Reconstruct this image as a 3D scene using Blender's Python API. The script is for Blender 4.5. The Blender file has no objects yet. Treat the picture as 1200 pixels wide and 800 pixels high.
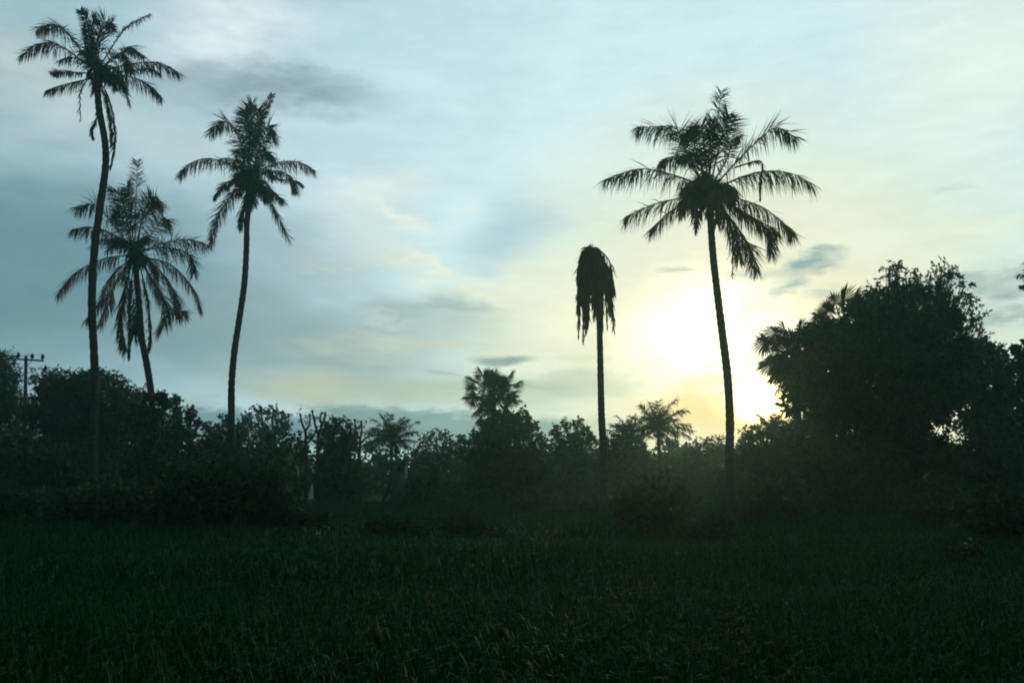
import bpy, math, random
import numpy as np
from mathutils import Vector

# ------------------------------------------------------------------ camera
FPX = 1039.0                      # focal length in photo pixels (1200 wide)
HC = 1.6                          # eye height
TILT = math.atan(160.0 / FPX)
scene = bpy.context.scene
col = scene.collection
cam_d = bpy.data.cameras.new("camera"); cam = bpy.data.objects.new("camera", cam_d); col.objects.link(cam)
cam_d.sensor_width = 36.0; cam_d.lens = 36.0 * FPX / 1200.0
cam_d.clip_end = 3000.0
cam.location = (0, 0, HC); cam.rotation_euler = (math.radians(90) + TILT, 0, 0)
scene.camera = cam

def ray(px, py):
    u = (px - 600) / FPX; v = (400 - py) / FPX
    return np.array([u, math.cos(TILT) - v * math.sin(TILT), math.sin(TILT) + v * math.cos(TILT)])
def at(px, py, D):
    r = ray(px, py); return np.array([0, 0, HC]) + r * (D / r[1])
def azel(px, py):
    r = ray(px, py); r = r / np.linalg.norm(r)
    return math.degrees(math.atan2(r[0], r[1])), math.degrees(math.asin(r[2]))
def lin(r, g, b):
    f = lambda c: (c / 255 / 12.92) if c / 255 <= 0.04045 else ((c / 255 + 0.055) / 1.055) ** 2.4
    return (f(r), f(g), f(b), 1.0)

# ------------------------------------------------------------------ sun and sky
SUN_PX = (888, 468)
sun_az, sun_el = azel(*SUN_PX)
sd = ray(*SUN_PX); sd = sd / np.linalg.norm(sd)
SUN_STRENGTH = 0.45
SKY_STRENGTH = 0.05
sun_d = bpy.data.lights.new("sun", 'SUN'); sun = bpy.data.objects.new("sun", sun_d); col.objects.link(sun)
sun_d.energy = SUN_STRENGTH; sun_d.angle = math.radians(0.6); sun_d.color = (1.0, 0.74, 0.42)
sun.rotation_euler = Vector(sd).to_track_quat('Z', 'Y').to_euler()
sun.location = (30, 90, 40)

world = bpy.data.worlds.new("World"); scene.world = world; world.use_nodes = True
nt = world.node_tree; nt.nodes.clear()
def N(t, **kw):
    n = nt.nodes.new(t)
    for k, v in kw.items(): setattr(n, k, v)
    return n
def setin(sock, v):
    if hasattr(v, 'is_output'): nt.links.new(v, sock)
    else: sock.default_value = v
def M(op, a, b=0.0, c=None, clamp=False):
    n = N('ShaderNodeMath', operation=op, use_clamp=clamp)
    setin(n.inputs[0], a); setin(n.inputs[1], b)
    if c is not None: setin(n.inputs[2], c)
    return n.outputs[0]
def MIX(fac, a, b, blend='MIX'):
    n = N('ShaderNodeMix', data_type='RGBA', blend_type=blend)
    setin(n.inputs[0], fac); setin(n.inputs[6], a); setin(n.inputs[7], b)
    return n.outputs[2]
def SMOOTH(v, lo, hi, a=0.0, b=1.0):
    n = N('ShaderNodeMapRange', interpolation_type='SMOOTHSTEP')
    setin(n.inputs[0], v); n.inputs[1].default_value = lo; n.inputs[2].default_value = hi
    n.inputs[3].default_value = a; n.inputs[4].default_value = b
    return n.outputs[0]
def NOISE(vec, scale, detail, rough=0.55, out=0):
    n = N('ShaderNodeTexNoise', noise_dimensions='3D')
    setin(n.inputs['Vector'], vec); n.inputs['Scale'].default_value = scale
    n.inputs['Detail'].default_value = detail; n.inputs['Roughness'].default_value = rough
    return n.outputs[out]

tc = N('ShaderNodeTexCoord'); dirv = tc.outputs['Generated']
sep = N('ShaderNodeSeparateXYZ'); nt.links.new(dirv, sep.inputs[0])
dx, dy, dz = sep.outputs
DEG = 180 / math.pi
az = M('MULTIPLY', M('ARCTAN2', dx, dy), DEG)
el = M('MULTIPLY', M('ARCSINE', dz), DEG)
def comb(x, y, z=0.0):
    n = N('ShaderNodeCombineXYZ'); setin(n.inputs[0], x); setin(n.inputs[1], y); setin(n.inputs[2], z); return n.outputs[0]
def vadd(a, b, op='ADD'):
    n = N('ShaderNodeVectorMath', operation=op); setin(n.inputs[0], a); setin(n.inputs[1], b); return n.outputs[0]
def vscale(a, s):
    n = N('ShaderNodeVectorMath', operation='SCALE'); setin(n.inputs[0], a); n.inputs['Scale'].default_value = s; return n.outputs[0]
P = comb(az, el)
# stretched coordinates: clouds lie in flat layers
Pst = comb(M('MULTIPLY', az, 0.55), M('MULTIPLY', el, 1.5), 3.7)
warp = vscale(vadd(NOISE(Pst, 0.16, 3, 0.55, 1), (0.5, 0.5, 0.5), 'SUBTRACT'), 7.0)
warp_f = vscale(vadd(NOISE(Pst, 0.55, 4.5, 0.62, 1), (0.5, 0.5, 0.5), 'SUBTRACT'), 3.2)
P_soft = vadd(P, warp)
P_fine = vadd(vadd(P, vscale(warp, 0.35)), warp_f)
streak = NOISE(comb(M('MULTIPLY', az, 0.5), M('MULTIPLY', el, 2.1), 9.1), 0.22, 5, 0.6)
billow = NOISE(Pst, 0.42, 5, 0.62)
streak_s = SMOOTH(streak, .35, .65); billow_s = SMOOTH(billow, .35, .65)
# angle to the sun
dotn = N('ShaderNodeVectorMath', operation='DOT_PRODUCT'); nt.links.new(dirv, dotn.inputs[0]); dotn.inputs[1].default_value = tuple(sd)
theta = M('MULTIPLY', M('ARCCOSINE', M('MINIMUM', dotn.outputs['Value'], 0.99999)), DEG)

nish = N('ShaderNodeTexSky', sky_type='NISHITA'); nish.sun_disc = False
nish.sun_elevation = math.radians(sun_el); nish.sun_rotation = math.radians(sun_az)
nish.air_density = 1.0; nish.dust_density = 3.0; nish.ozone_density = 2.0; nish.altitude = 20
nsky = vscale(nish.outputs[0], SKY_STRENGTH)

ramp = N('ShaderNodeValToRGB'); cr = ramp.color_ramp
stops = [(0, (255, 243, 205)), (8, (246, 240, 208)), (14, (232, 243, 226)), (21, (215, 245, 246)), (31, (200, 231, 239)),
         (44, (170, 204, 216)), (60, (126, 160, 170)), (90, (84, 113, 119)), (140, (58, 81, 88)), (180, (54, 76, 82))]
while len(cr.elements) < len(stops): cr.elements.new(0.5)
for e, (t, c) in zip(cr.elements, stops): e.position = t / 180; e.color = lin(*c)
nt.links.new(M('DIVIDE', theta, 180), ramp.inputs[0])
C = MIX(0.93, nsky, ramp.outputs[0])
# thin high veil everywhere
veil = SMOOTH(streak, 0.42, 0.72)
C = MIX(M('MULTIPLY', veil, 0.22), C, MIX(0.5, C, (0.85, 0.88, 0.84, 1)))
dark = SMOOTH(NOISE(Pst, 0.075, 2, 0.6), 0.52, 0.75)
C = MIX(M('MULTIPLY', dark, 0.15), C, vscale(C, 0.8))

# individual cloud banks: (px, py, rx, ry, roll, colour, opacity, texture, coordinates, inner edge)
CLOUDS = [
 (60, 330, 330, 150, 4, (108, 146, 158), .95, 0.0, 's', .25),      # grey-blue bank low on the left
 (330, 400, 260, 75, 0, (140, 166, 166), .85, 0.15, 's', .2),
 (40, 100, 150, 60, 0, (190, 209, 204), .7, .4, 's', .1),
 (60, 20, 150, 40, -8, (165, 198, 208), .7, .2, 's', .1),
 (275, 30, 130, 72, -10, (222, 238, 238), .95, .3, 'f', .0),       # white cloud top left
 (210, 165, 150, 60, 10, (190, 213, 213), .75, .15, 's', .0),
 (325, 108, 165, 36, 3, (138, 163, 171), .92, .3, 'f', .1),         # dark streak
 (210, 85, 60, 22, -15, (148, 172, 180), .75, .3, 's', .1),
 (420, 250, 110, 45, -15, (214, 230, 226), .7, .3, 's', .1),
 (480, 300, 95, 24, 45, (222, 234, 224), .6, .4, 'f', .0),         # bright wisp
 (585, 285, 90, 45, -10, (176, 208, 215), .85, .1, 's', .1),
 (345, 300, 150, 55, 14, (160, 187, 191), .8, .3, 'f', .1),
 (200, 250, 200, 40, 4, (134, 166, 174), .5, .6, 'f', .0),
 (120, 380, 220, 30, 0, (122, 156, 164), .5, .6, 'f', .0),
 (520, 375, 110, 30, 5, (164, 190, 190), .8, .35, 's', .1),         # greyer patch
 (400, 310, 60, 14, 0, (186, 206, 202), .6, .5, 'f', .1),
 (665, 370, 170, 75, 0, (250, 248, 216), .85, .1, 's', .0),
 (430, 405, 130, 22, 0, (196, 206, 190), .6, .6, 'f', .1),
 (500, 455, 260, 40, 0, (190, 196, 172), .8, .1, 's', .1),
 (700, 448, 130, 22, 3, (193, 200, 176), .85, .3, 's', .1),         # streak left of the glow
 (360, 462, 75, 20, 0, (196, 198, 172), .8, .2, 's', .1),           # yellow patch above the bank
 (215, 470, 70, 7, 0, (176, 188, 172), .7, .3, 'f', .1),
 (588, 422, 44, 7, 2, (140, 164, 162), .95, .0, 'm', .3),            # small dark cloud
 (520, 437, 32, 4, 6, (160, 178, 168), .6, .0, 'm', .1),
 (570, 452, 260, 10, 0, (178, 188, 170), .5, .5, 'm', .0),
 (700, 420, 60, 5, -3, (214, 214, 184), .6, .3, 'm', .0),
 (440, 215, 95, 20, -6, (228, 241, 235), .85, .45, 'f', .0),        # cream wisps sweeping down to the glow
 (472, 250, 60, 13, 28, (234, 243, 230), .9, .4, 'f', .0),
 (455, 300, 60, 20, 8, (226, 234, 216), .85, .6, 'f', .0),
 (520, 318, 80, 13, 26, (236, 243, 226), .9, .4, 'f', .0),
 (580, 345, 110, 14, 6, (236, 238, 214), .75, .5, 'f', .0),
 (545, 246, 32, 5, -3, (222, 238, 232), .7, .3, 'm', .0),
 (385, 312, 42, 6, 3, (190, 206, 200), .7, .6, 'f', .0),
 (500, 361, 95, 12, 5, (164, 186, 184), .85, .4, 'f', .1),
 (455, 372, 45, 5, 3, (206, 214, 198), .6, .5, 'f', .0),
 (460, 390, 70, 8, 2, (204, 210, 190), .75, .5, 'f', .0),
 (520, 402, 90, 8, 3, (214, 214, 186), .7, .5, 'f', .0),
 (450, 418, 60, 6, 6, (196, 202, 180), .6, .5, 'f', .0),
 (120, 108, 120, 14, -3, (176, 198, 198), .6, .6, 'f', .0),
 (60, 165, 90, 10, 0, (178, 198, 196), .5, .6, 'f', .0),
 (640, 452, 60, 9, 0, (176, 190, 178), .7, .4, 'f', .0),
 (1050, 100, 240, 90, 10, (205, 233, 235), .6, .1, 's', .1),
 (1180, 70, 190, 150, 0, (236, 249, 238), .85, .1, 's', .0),         # pale haze top right
 (1150, 368, 110, 55, 0, (200, 214, 206), .75, .2, 's', .1),
 (1090, 272, 220, 30, 0, (236, 243, 222), .8, .25, 's', .0),
]
GLOW = [(830, 392, 175, 125, 0, (1.0, .96, .68, 1), .8, .0, 's', .0),
        (830, 390, 124, 90, -12, (1.9, 1.8, 1.35, 1), .95, .15, 'f', .0),
        (850, 480, 125, 36, 0, (1.10, .70, .22, 1), .92, .1, 'f', .0),
        (886, 470, 52, 25, 0, (4.0, 2.7, .95, 1), 1.0, 0, 'm', .0)]
DARKS = [
 (470, 505, 260, 27, 0, (124, 151, 153), .96, .1, 'f', .55),           # bank on the horizon
 (200, 500, 220, 22, 0, (108, 140, 152), .9, .1, 'f', .5),
 (950, 310, 42, 19, -12, (140, 168, 172), .97, .5, 'f', .15),
 (928, 340, 34, 13, -25, (158, 180, 176), .92, .5, 'f', .1),
 (975, 345, 30, 10, 0, (186, 200, 190), .7, .4, 'f', .15),
 (795, 317, 32, 4, 2, (190, 200, 180), .7, .2, 'm', .1),
 (885, 320, 48, 8, 0, (186, 200, 184), .8, .3, 'm', .1),
 (1160, 332, 46, 18, -4, (142, 168, 172), .95, .6, 'f', .1),
 (1172, 368, 44, 12, 0, (144, 168, 172), .95, .5, 'f', .1),
 (1110, 218, 22, 5, 0, (190, 214, 212), .5, .2, 'f', .2),
 (880, 443, 70, 5, 0, (246, 224, 160), .6, .3, 'm', .1),
 (1120, 330, 40, 14, -10, (166, 188, 188), .8, .3, 'f', .1),
 (1190, 318, 30, 12, 10, (160, 182, 186), .8, .3, 'f', .1),
 (890, 365, 40, 16, -30, (236, 238, 214), .6, .3, 'f', .1),
]
P_mild = vadd(P, vscale(warp_f, 0.3))
coords = {'s': P_soft, 'f': P_fine, 'n': P, 'm': P_mild}
def cloud(C, spec):
    px, py, rx, ry, roll, c, op, tex, which, inner = spec
    a, e = azel(px, py)
    k = DEG / FPX; sx, sy = 1 / (rx * k), 1 / (ry * k)
    if abs(roll) <= 5:
        ma = N('ShaderNodeVectorMath', operation='MULTIPLY_ADD'); setin(ma.inputs[0], coords[which])
        ma.inputs[1].default_value = (sx, sy, 0); ma.inputs[2].default_value = (-a * sx, -e * sy, 0); q = ma.outputs[0]
    else:
        c_, s_ = math.cos(math.radians(-roll)), math.sin(math.radians(-roll)); xy = []
        for ax, ay, sc_ in ((c_, s_, sx), (-s_, c_, sy)):
            d_ = N('ShaderNodeVectorMath', operation='DOT_PRODUCT'); setin(d_.inputs[0], coords[which]); d_.inputs[1].default_value = (ax * sc_, ay * sc_, 0)
            xy.append(M('ADD', d_.outputs['Value'], -(a * ax + e * ay) * sc_))
        q = comb(*xy)
    ln = N('ShaderNodeVectorMath', operation='LENGTH'); setin(ln.inputs[0], q)
    m = SMOOTH(ln.outputs['Value'], 1.15, inner, 0.0, op)
    if tex > 0:
        m = M('MULTIPLY', m, M('MULTIPLY_ADD', streak_s if which == 's' else billow_s, tex * 1.2, 1 - tex))
    cc = lin(*c) if len(c) == 3 else c
    return MIX(m, C, cc)
for s in CLOUDS: C = cloud(C, s)
tex_ = M('ADD', M('MULTIPLY_ADD', billow_s, .055, .965), M('MULTIPLY', streak_s, .045))   # fine cloud relief
sc_n = N('ShaderNodeVectorMath', operation='SCALE'); setin(sc_n.inputs[0], C); setin(sc_n.inputs['Scale'], tex_); C = sc_n.outputs[0]
for s in GLOW: C = cloud(C, s)
for s in DARKS: C = cloud(C, s)
# the sun's own disc blurred by thin cloud
core = M('MULTIPLY', M('POWER', 2.718, M('MULTIPLY', M('MULTIPLY', theta, theta), -1 / (1.1 ** 2))), 9.0)
C = MIX(1.0, C, MIX(1.0, (0, 0, 0, 1), vadd(comb(core, core, core), (1.0, .74, .32), 'MULTIPLY'), 'ADD'), 'ADD')
bg = N('ShaderNodeBackground'); nt.links.new(C, bg.inputs[0]); bg.inputs[1].default_value = 1.0
wo = N('ShaderNodeOutputWorld'); nt.links.new(bg.outputs[0], wo.inputs[0])
world.cycles.sampling_method = 'NONE'

# ------------------------------------------------------------------ exposure and render settings
vs = scene.view_settings
scene.display_settings.display_device = 'sRGB'
vs.view_transform = 'Standard'; vs.look = 'None'; vs.exposure = 0.0; vs.gamma = 1.0; vs.use_curve_mapping = False
cy = scene.cycles
cy.max_bounces = 3; cy.diffuse_bounces = 2; cy.glossy_bounces = 2; cy.transmission_bounces = 3
cy.volume_bounces = 1; cy.transparent_max_bounces = 4
cy.use_denoising = True; cy.use_adaptive_sampling = True; cy.adaptive_threshold = 0.015; cy.adaptive_min_samples = 16
cy.filter_width = 1.9
cy.sample_clamp_indirect = 4.0

# ------------------------------------------------------------------ materials
def mat(name, c1, c2, scale=2.0, rough=0.6, spec=0.3, trans=0.0, tcol=None, island=False, bump=0.0, bscale=20, stretch=None):
    m = bpy.data.materials.new(name); m.use_nodes = True
    t = m.node_tree; t.nodes.clear()
    out = t.nodes.new('ShaderNodeOutputMaterial')
    b = t.nodes.new('ShaderNodeBsdfPrincipled')
    tcn = t.nodes.new('ShaderNodeTexCoord'); src = tcn.outputs['Object']
    if stretch:
        mp = t.nodes.new('ShaderNodeMapping'); mp.inputs['Scale'].default_value = stretch
        t.links.new(src, mp.inputs['Vector']); src = mp.outputs[0]
    nz = t.nodes.new('ShaderNodeTexNoise'); nz.inputs['Scale'].default_value = scale; nz.inputs['Detail'].default_value = 4
    t.links.new(src, nz.inputs['Vector'])
    mr = t.nodes.new('ShaderNodeMapRange'); mr.inputs[1].default_value = .32; mr.inputs[2].default_value = .68
    t.links.new(nz.outputs[0], mr.inputs[0])
    fac = mr.outputs[0]
    if island:
        g = t.nodes.new('ShaderNodeNewGeometry')
        ma = t.nodes.new('ShaderNodeMath'); ma.operation = 'MULTIPLY_ADD'
        t.links.new(g.outputs['Random Per Island'], ma.inputs[0]); ma.inputs[1].default_value = .8
        mb = t.nodes.new('ShaderNodeMath'); mb.operation = 'MULTIPLY_ADD'
        t.links.new(fac, mb.inputs[0]); mb.inputs[1].default_value = .7; mb.inputs[2].default_value = -.25
        t.links.new(mb.outputs[0], ma.inputs[2]); ma.use_clamp = True
        fac = ma.outputs[0]
    mx = t.nodes.new('ShaderNodeMix'); mx.data_type = 'RGBA'
    t.links.new(fac, mx.inputs[0]); mx.inputs[6].default_value = (*c1, 1); mx.inputs[7].default_value = (*c2, 1)
    t.links.new(mx.outputs[2], b.inputs['Base Color'])
    b.inputs['Roughness'].default_value = rough; b.inputs['Specular IOR Level'].default_value = spec
    if bump:
        n2 = t.nodes.new('ShaderNodeTexNoise'); n2.inputs['Scale'].default_value = bscale; n2.inputs['Detail'].default_value = 5
        t.links.new(src, n2.inputs['Vector'])
        bp = t.nodes.new('ShaderNodeBump'); bp.inputs['Strength'].default_value = bump; bp.inputs['Distance'].default_value = .05
        t.links.new(n2.outputs[0], bp.inputs['Height']); t.links.new(bp.outputs[0], b.inputs['Normal'])
    sh = b.outputs[0]
    if trans:
        tr = t.nodes.new('ShaderNodeBsdfTranslucent'); tr.inputs[0].default_value = (*tcol, 1)
        ms = t.nodes.new('ShaderNodeMixShader'); ms.inputs[0].default_value = trans
        t.links.new(sh, ms.inputs[1]); t.links.new(tr.outputs[0], ms.inputs[2]); sh = ms.outputs[0]
    t.links.new(sh, out.inputs['Surface'])
    return m
MT = {
 'frond': mat('palm_frond', (.022, .040, .016), (.060, .078, .026), 1.2, .5, .35, .30, (.055, .075, .015), True),
 'dead': mat('dead_frond', (.045, .033, .022), (.095, .068, .042), 1.5, .8, .1, .15, (.08, .05, .02), True),
 'trunk': mat('palm_trunk', (.035, .032, .026), (.080, .070, .055), 3.0, .85, .15, bump=.6, bscale=9, stretch=(1, 1, 3)),
 'bark': mat('bark', (.028, .026, .020), (.060, .054, .042), 3.0, .9, .1, bump=.6, bscale=8, stretch=(2, 2, .5)),
 'leaf': mat('broad_leaf', (.012, .046, .016), (.030, .082, .026), .7, .5, .2, .28, (.05, .08, .015), True),
 'leaf_dark': mat('dark_leaf', (.011, .042, .014), (.028, .075, .023), .7, .5, .2, .25, (.04, .06, .014), True),
 'leaf_fine': mat('fine_leaf', (.013, .042, .018), (.032, .078, .030), .7, .55, .25, .3, (.06, .085, .018), True),
 'fan': mat('fan_leaf', (.024, .042, .016), (.055, .075, .026), 1.0, .5, .35, .2, (.05, .07, .015), True),
 'bush': mat('bush_leaf', (.008, .036, .010), (.022, .064, .016), 1.0, .5, .2, .25, (.04, .07, .012), True),
 'nut': mat('coconut_husk', (.040, .045, .016), (.085, .070, .028), 3, .5, .3),
 'grass': mat('field_grass', (.006, .047, .008), (.015, .086, .013), .35, .45, .04, .15, (.005, .045, .006), True),
 'glint': mat('glint_grass', (.10, .13, .10), (.22, .25, .20), .8, .5, .2, .2, (.12, .14, .10), True),  # pale blade colour stands in for sky reflections on grass
 'soil': mat('soil_and_weeds', (.008, .024, .008), (.015, .040, .014), .3, .95, .05, bump=.5, bscale=6),
 'wood': mat('weathered_wood', (.07, .06, .05), (.13, .11, .09), 4, .85, .1, bump=.4, stretch=(6, 6, .6)),
 'metal': mat('dull_steel', (.07, .07, .07), (.13, .13, .13), 5, .5, .4),
 'ceramic': mat('brown_ceramic', (.06, .04, .03), (.11, .08, .06), 6, .25, .5),
 'wire': mat('wire_black', (.02, .02, .02), (.04, .04, .04), 5, .5, .3),
 'plaster': mat('grey_plaster', (.08, .10, .10), (.14, .16, .16), 2.0, .9, .1, bump=.3),
 'sheet': mat('corrugated_sheet', (.13, .13, .13), (.22, .21, .19), 1.5, .6, .3),
 'glass': mat('dark_pane', (.01, .012, .014), (.02, .022, .024), 2, .1, .5),
 'cloth': mat('white_cloth', (.62, .64, .62), (.80, .80, .78), 4, .9, .05, .2, (.7, .7, .68)),
}

# ------------------------------------------------------------------ mesh helpers
class MB:
    """collects vertices and faces (tris/quads) of one mesh"""
    def __init__(s): s.v = []; s.q = []; s.t = []; s.n = 0
    def add(s, v, q=None, t=None):
        v = np.asarray(v, float).reshape(-1, 3)
        if q is not None and len(q): s.q.append(np.asarray(q, int).reshape(-1, 4) + s.n)
        if t is not None and len(t): s.t.append(np.asarray(t, int).reshape(-1, 3) + s.n)
        s.v.append(v); s.n += len(v)
    def mesh(s, name, m, smooth=False):
        me = bpy.data.meshes.new(name)
        v = np.concatenate(s.v) if s.v else np.zeros((0, 3))
        q = np.concatenate(s.q) if s.q else np.zeros((0, 4), int)
        t = np.concatenate(s.t) if s.t else np.zeros((0, 3), int)
        nl = q.size + t.size; npoly = len(q) + len(t)
        me.vertices.add(len(v)); me.vertices.foreach_set('co', v.astype(np.float32).ravel())
        me.loops.add(nl); me.loops.foreach_set('vertex_index', np.concatenate([q.ravel(), t.ravel()]).astype(np.int32))
        me.polygons.add(npoly)
        ls = np.concatenate([np.arange(len(q)) * 4, q.size + np.arange(len(t)) * 3]).astype(np.int32)
        me.polygons.foreach_set('loop_start', ls)
        if smooth: me.polygons.foreach_set('use_smooth', np.ones(npoly, bool))
        me.update(calc_edges=True); me.materials.append(m)
        return me
    def obj(s, name, m, parent=None, smooth=False):
        o = bpy.data.objects.new(name, s.mesh(name, m, smooth)); col.objects.link(o)
        if parent: o.parent = parent
        return o
def unit(a): return a / (np.linalg.norm(a, axis=-1, keepdims=True) + 1e-9)
def catmull(pts, n):
    p = np.asarray(pts, float)
    if len(p) == 2: return p[0] + (p[1] - p[0]) * np.linspace(0, 1, n)[:, None]
    p = np.vstack([2 * p[0] - p[1], p, 2 * p[-1] - p[-2]])
    m = len(p) - 3; out = []
    for i in np.linspace(0, m - 1e-6, n):
        k = int(i); f = i - k; a, b, c, d = p[k:k + 4]
        out.append(.5 * ((2 * b) + (-a + c) * f + (2 * a - 5 * b + 4 * c - d) * f * f + (-a + 3 * b - 3 * c + d) * f ** 3))
    return np.array(out)
def tube(mb, pts, rad, sides=6, cap=True):
    pts = np.asarray(pts, float); n = len(pts); rad = np.broadcast_to(np.asarray(rad, float), (n,))
    T = unit(np.gradient(pts, axis=0))
    ref = np.array([0, 1, 0.]) if abs(T[0][1]) < .9 else np.array([1., 0, 0])
    u = unit(np.cross(T, ref)); w = np.cross(T, u)
    a = np.linspace(0, 2 * np.pi, sides, endpoint=False)
    v = pts[:, None, :] + rad[:, None, None] * (u[:, None, :] * np.cos(a)[None, :, None] + w[:, None, :] * np.sin(a)[None, :, None])
    i = np.arange(n - 1)[:, None] * sides; j = np.arange(sides)[None, :]; j2 = (j + 1) % sides
    q = np.stack([i + j, i + j2, i + sides + j2, i + sides + j], -1).reshape(-1, 4)
    v = v.reshape(-1, 3); t = []
    if cap:
        v = np.vstack([v, pts[-1] + T[-1] * rad[-1] * .4, pts[0]]); k = n * sides
        t = [((n - 1) * sides + s, (n - 1) * sides + (s + 1) % sides, k) for s in range(sides)] + [((s + 1) % sides, s, k + 1) for s in range(sides)]
    mb.add(v, q, t)
def box(mb, c, s, rot=None):
    x, y, z = np.array(s) / 2.
    v = np.array([[-x, -y, -z], [x, -y, -z], [x, y, -z], [-x, y, -z], [-x, -y, z], [x, -y, z], [x, y, z], [-x, y, z]])
    if rot is not None: v = v @ np.asarray(rot).T
    mb.add(v + np.array(c), [(0, 3, 2, 1), (4, 5, 6, 7), (0, 1, 5, 4), (1, 2, 6, 5), (2, 3, 7, 6), (3, 0, 4, 7)])
def ball(mb, c, r, seg=8, ring=6):
    c = np.array(c, float); r = np.broadcast_to(np.array(r, float), (3,))
    v = [c + r * np.array([0, 0, 1])]
    for i in range(1, ring):
        p = math.pi * i / ring
        for j in range(seg):
            a = 2 * math.pi * j / seg; v.append(c + r * np.array([math.sin(p) * math.cos(a), math.sin(p) * math.sin(a), math.cos(p)]))
    v.append(c - r * np.array([0, 0, 1])); q = []; t = []
    for i in range(ring - 2):
        for j in range(seg):
            a = 1 + i * seg + j; b = 1 + i * seg + (j + 1) % seg; q.append((a, a + seg, b + seg, b))
    for j in range(seg):
        t.append((0, 1 + j, 1 + (j + 1) % seg)); k = 1 + (ring - 2) * seg; t.append((len(v) - 1, k + (j + 1) % seg, k + j))
    mb.add(v, q, t)
def leaves(mb, pos, d, nrm, L, W):
    """folded diamond leaves, vectorised"""
    d = unit(d); s = unit(np.cross(d, nrm)); up = np.cross(s, d)
    L = np.asarray(L)[:, None]; W = np.asarray(W)[:, None]
    n = len(pos)
    v = np.stack([pos, pos + d * L * .45 + s * W + up * W * .25, pos + d * L - up * L * .12, pos + d * L * .45 - s * W + up * W * .25], 1).reshape(-1, 3)
    mb.add(v, np.arange(4 * n).reshape(-1, 4))
def sprigs(mb, rng, tpos, tdir, per, tlen, ll, lw, droop=.25):
    """leafy twigs: per leaves along each twig"""
    n = len(tpos); tdir = unit(tdir)
    f = rng.random((n, per)); f[:, 0] = 1.0
    tl = tlen * (.6 + .8 * rng.random((n, 1, 1)))
    pos = tpos[:, None] + tdir[:, None] * f[..., None] * tl
    pos = pos - np.array([0, 0, 1]) * droop * (f[..., None] ** 2) * tl
    rnd = unit(rng.normal(size=(n, per, 3)))
    d = tdir[:, None] * .7 + rnd * .9 - np.array([0, 0, 1]) * droop
    nr = unit(rng.normal(size=(n, per, 3)) + np.array([0, 0, 1.2]))
    k = n * per; s = .65 + .7 * rng.random(k)
    leaves(mb, pos.reshape(-1, 3), d.reshape(-1, 3), nr.reshape(-1, 3), ll * s, lw * s)
def clump_leaves(mb, rng, c, R, dens, per, tlen, ll, lw, droop=.25, flat=1.0, core_min=0.0, least=10):
    c = np.array(c); R = np.broadcast_to(np.array(R, float), (3,))
    nt_ = max(least, int(dens * (R[0] * R[2] + R[1] * R[2] + R[0] * R[1]) / 3))
    u = unit(rng.normal(size=(nt_, 3)))
    lump = 1 + .22 * np.sin(u[:, 0] * 5 + c[0]) * np.sin(u[:, 2] * 6 + c[2] * 2) + .12 * rng.normal(size=nt_)
    r = (rng.random(nt_) ** .42) * lump
    p = c + u * R * r[:, None]
    dr = u * (.6 + .4 * rng.random((nt_, 1))) + rng.normal(size=(nt_, 3)) * .45 + np.array([0, 0, .2])
    sprigs(mb, rng, p, dr, per, tlen, ll, lw, droop)
    if R[0] < core_min: return
    nc = max(6, nt_ // 3)                       # denser, older foliage deep inside the clump
    u = unit(rng.normal(size=(nc, 3))); p = c + u * R * (rng.random((nc, 1)) ** .5) * .78
    sprigs(mb, rng, p, u + rng.normal(size=(nc, 3)) * .5, max(4, per // 2), tlen * .8, ll * 1.9, lw * 2.0, droop)

# ------------------------------------------------------------------ object helpers
def tag(o, label=None, cat=None, group=None, kind=None):
    for k, v in (('label', label), ('category', cat), ('group', group), ('kind', kind)):
        if v: o[k] = v
    return o
def empty(name, loc, label, cat, group=None):
    o = bpy.data.objects.new(name, None); col.objects.link(o); o.location = tuple(loc); o.empty_display_size = .3
    return tag(o, label, cat, group)
def ground_at(px, D): p = at(px, 560, D); return np.array([p[0], D, 0.0])

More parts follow.
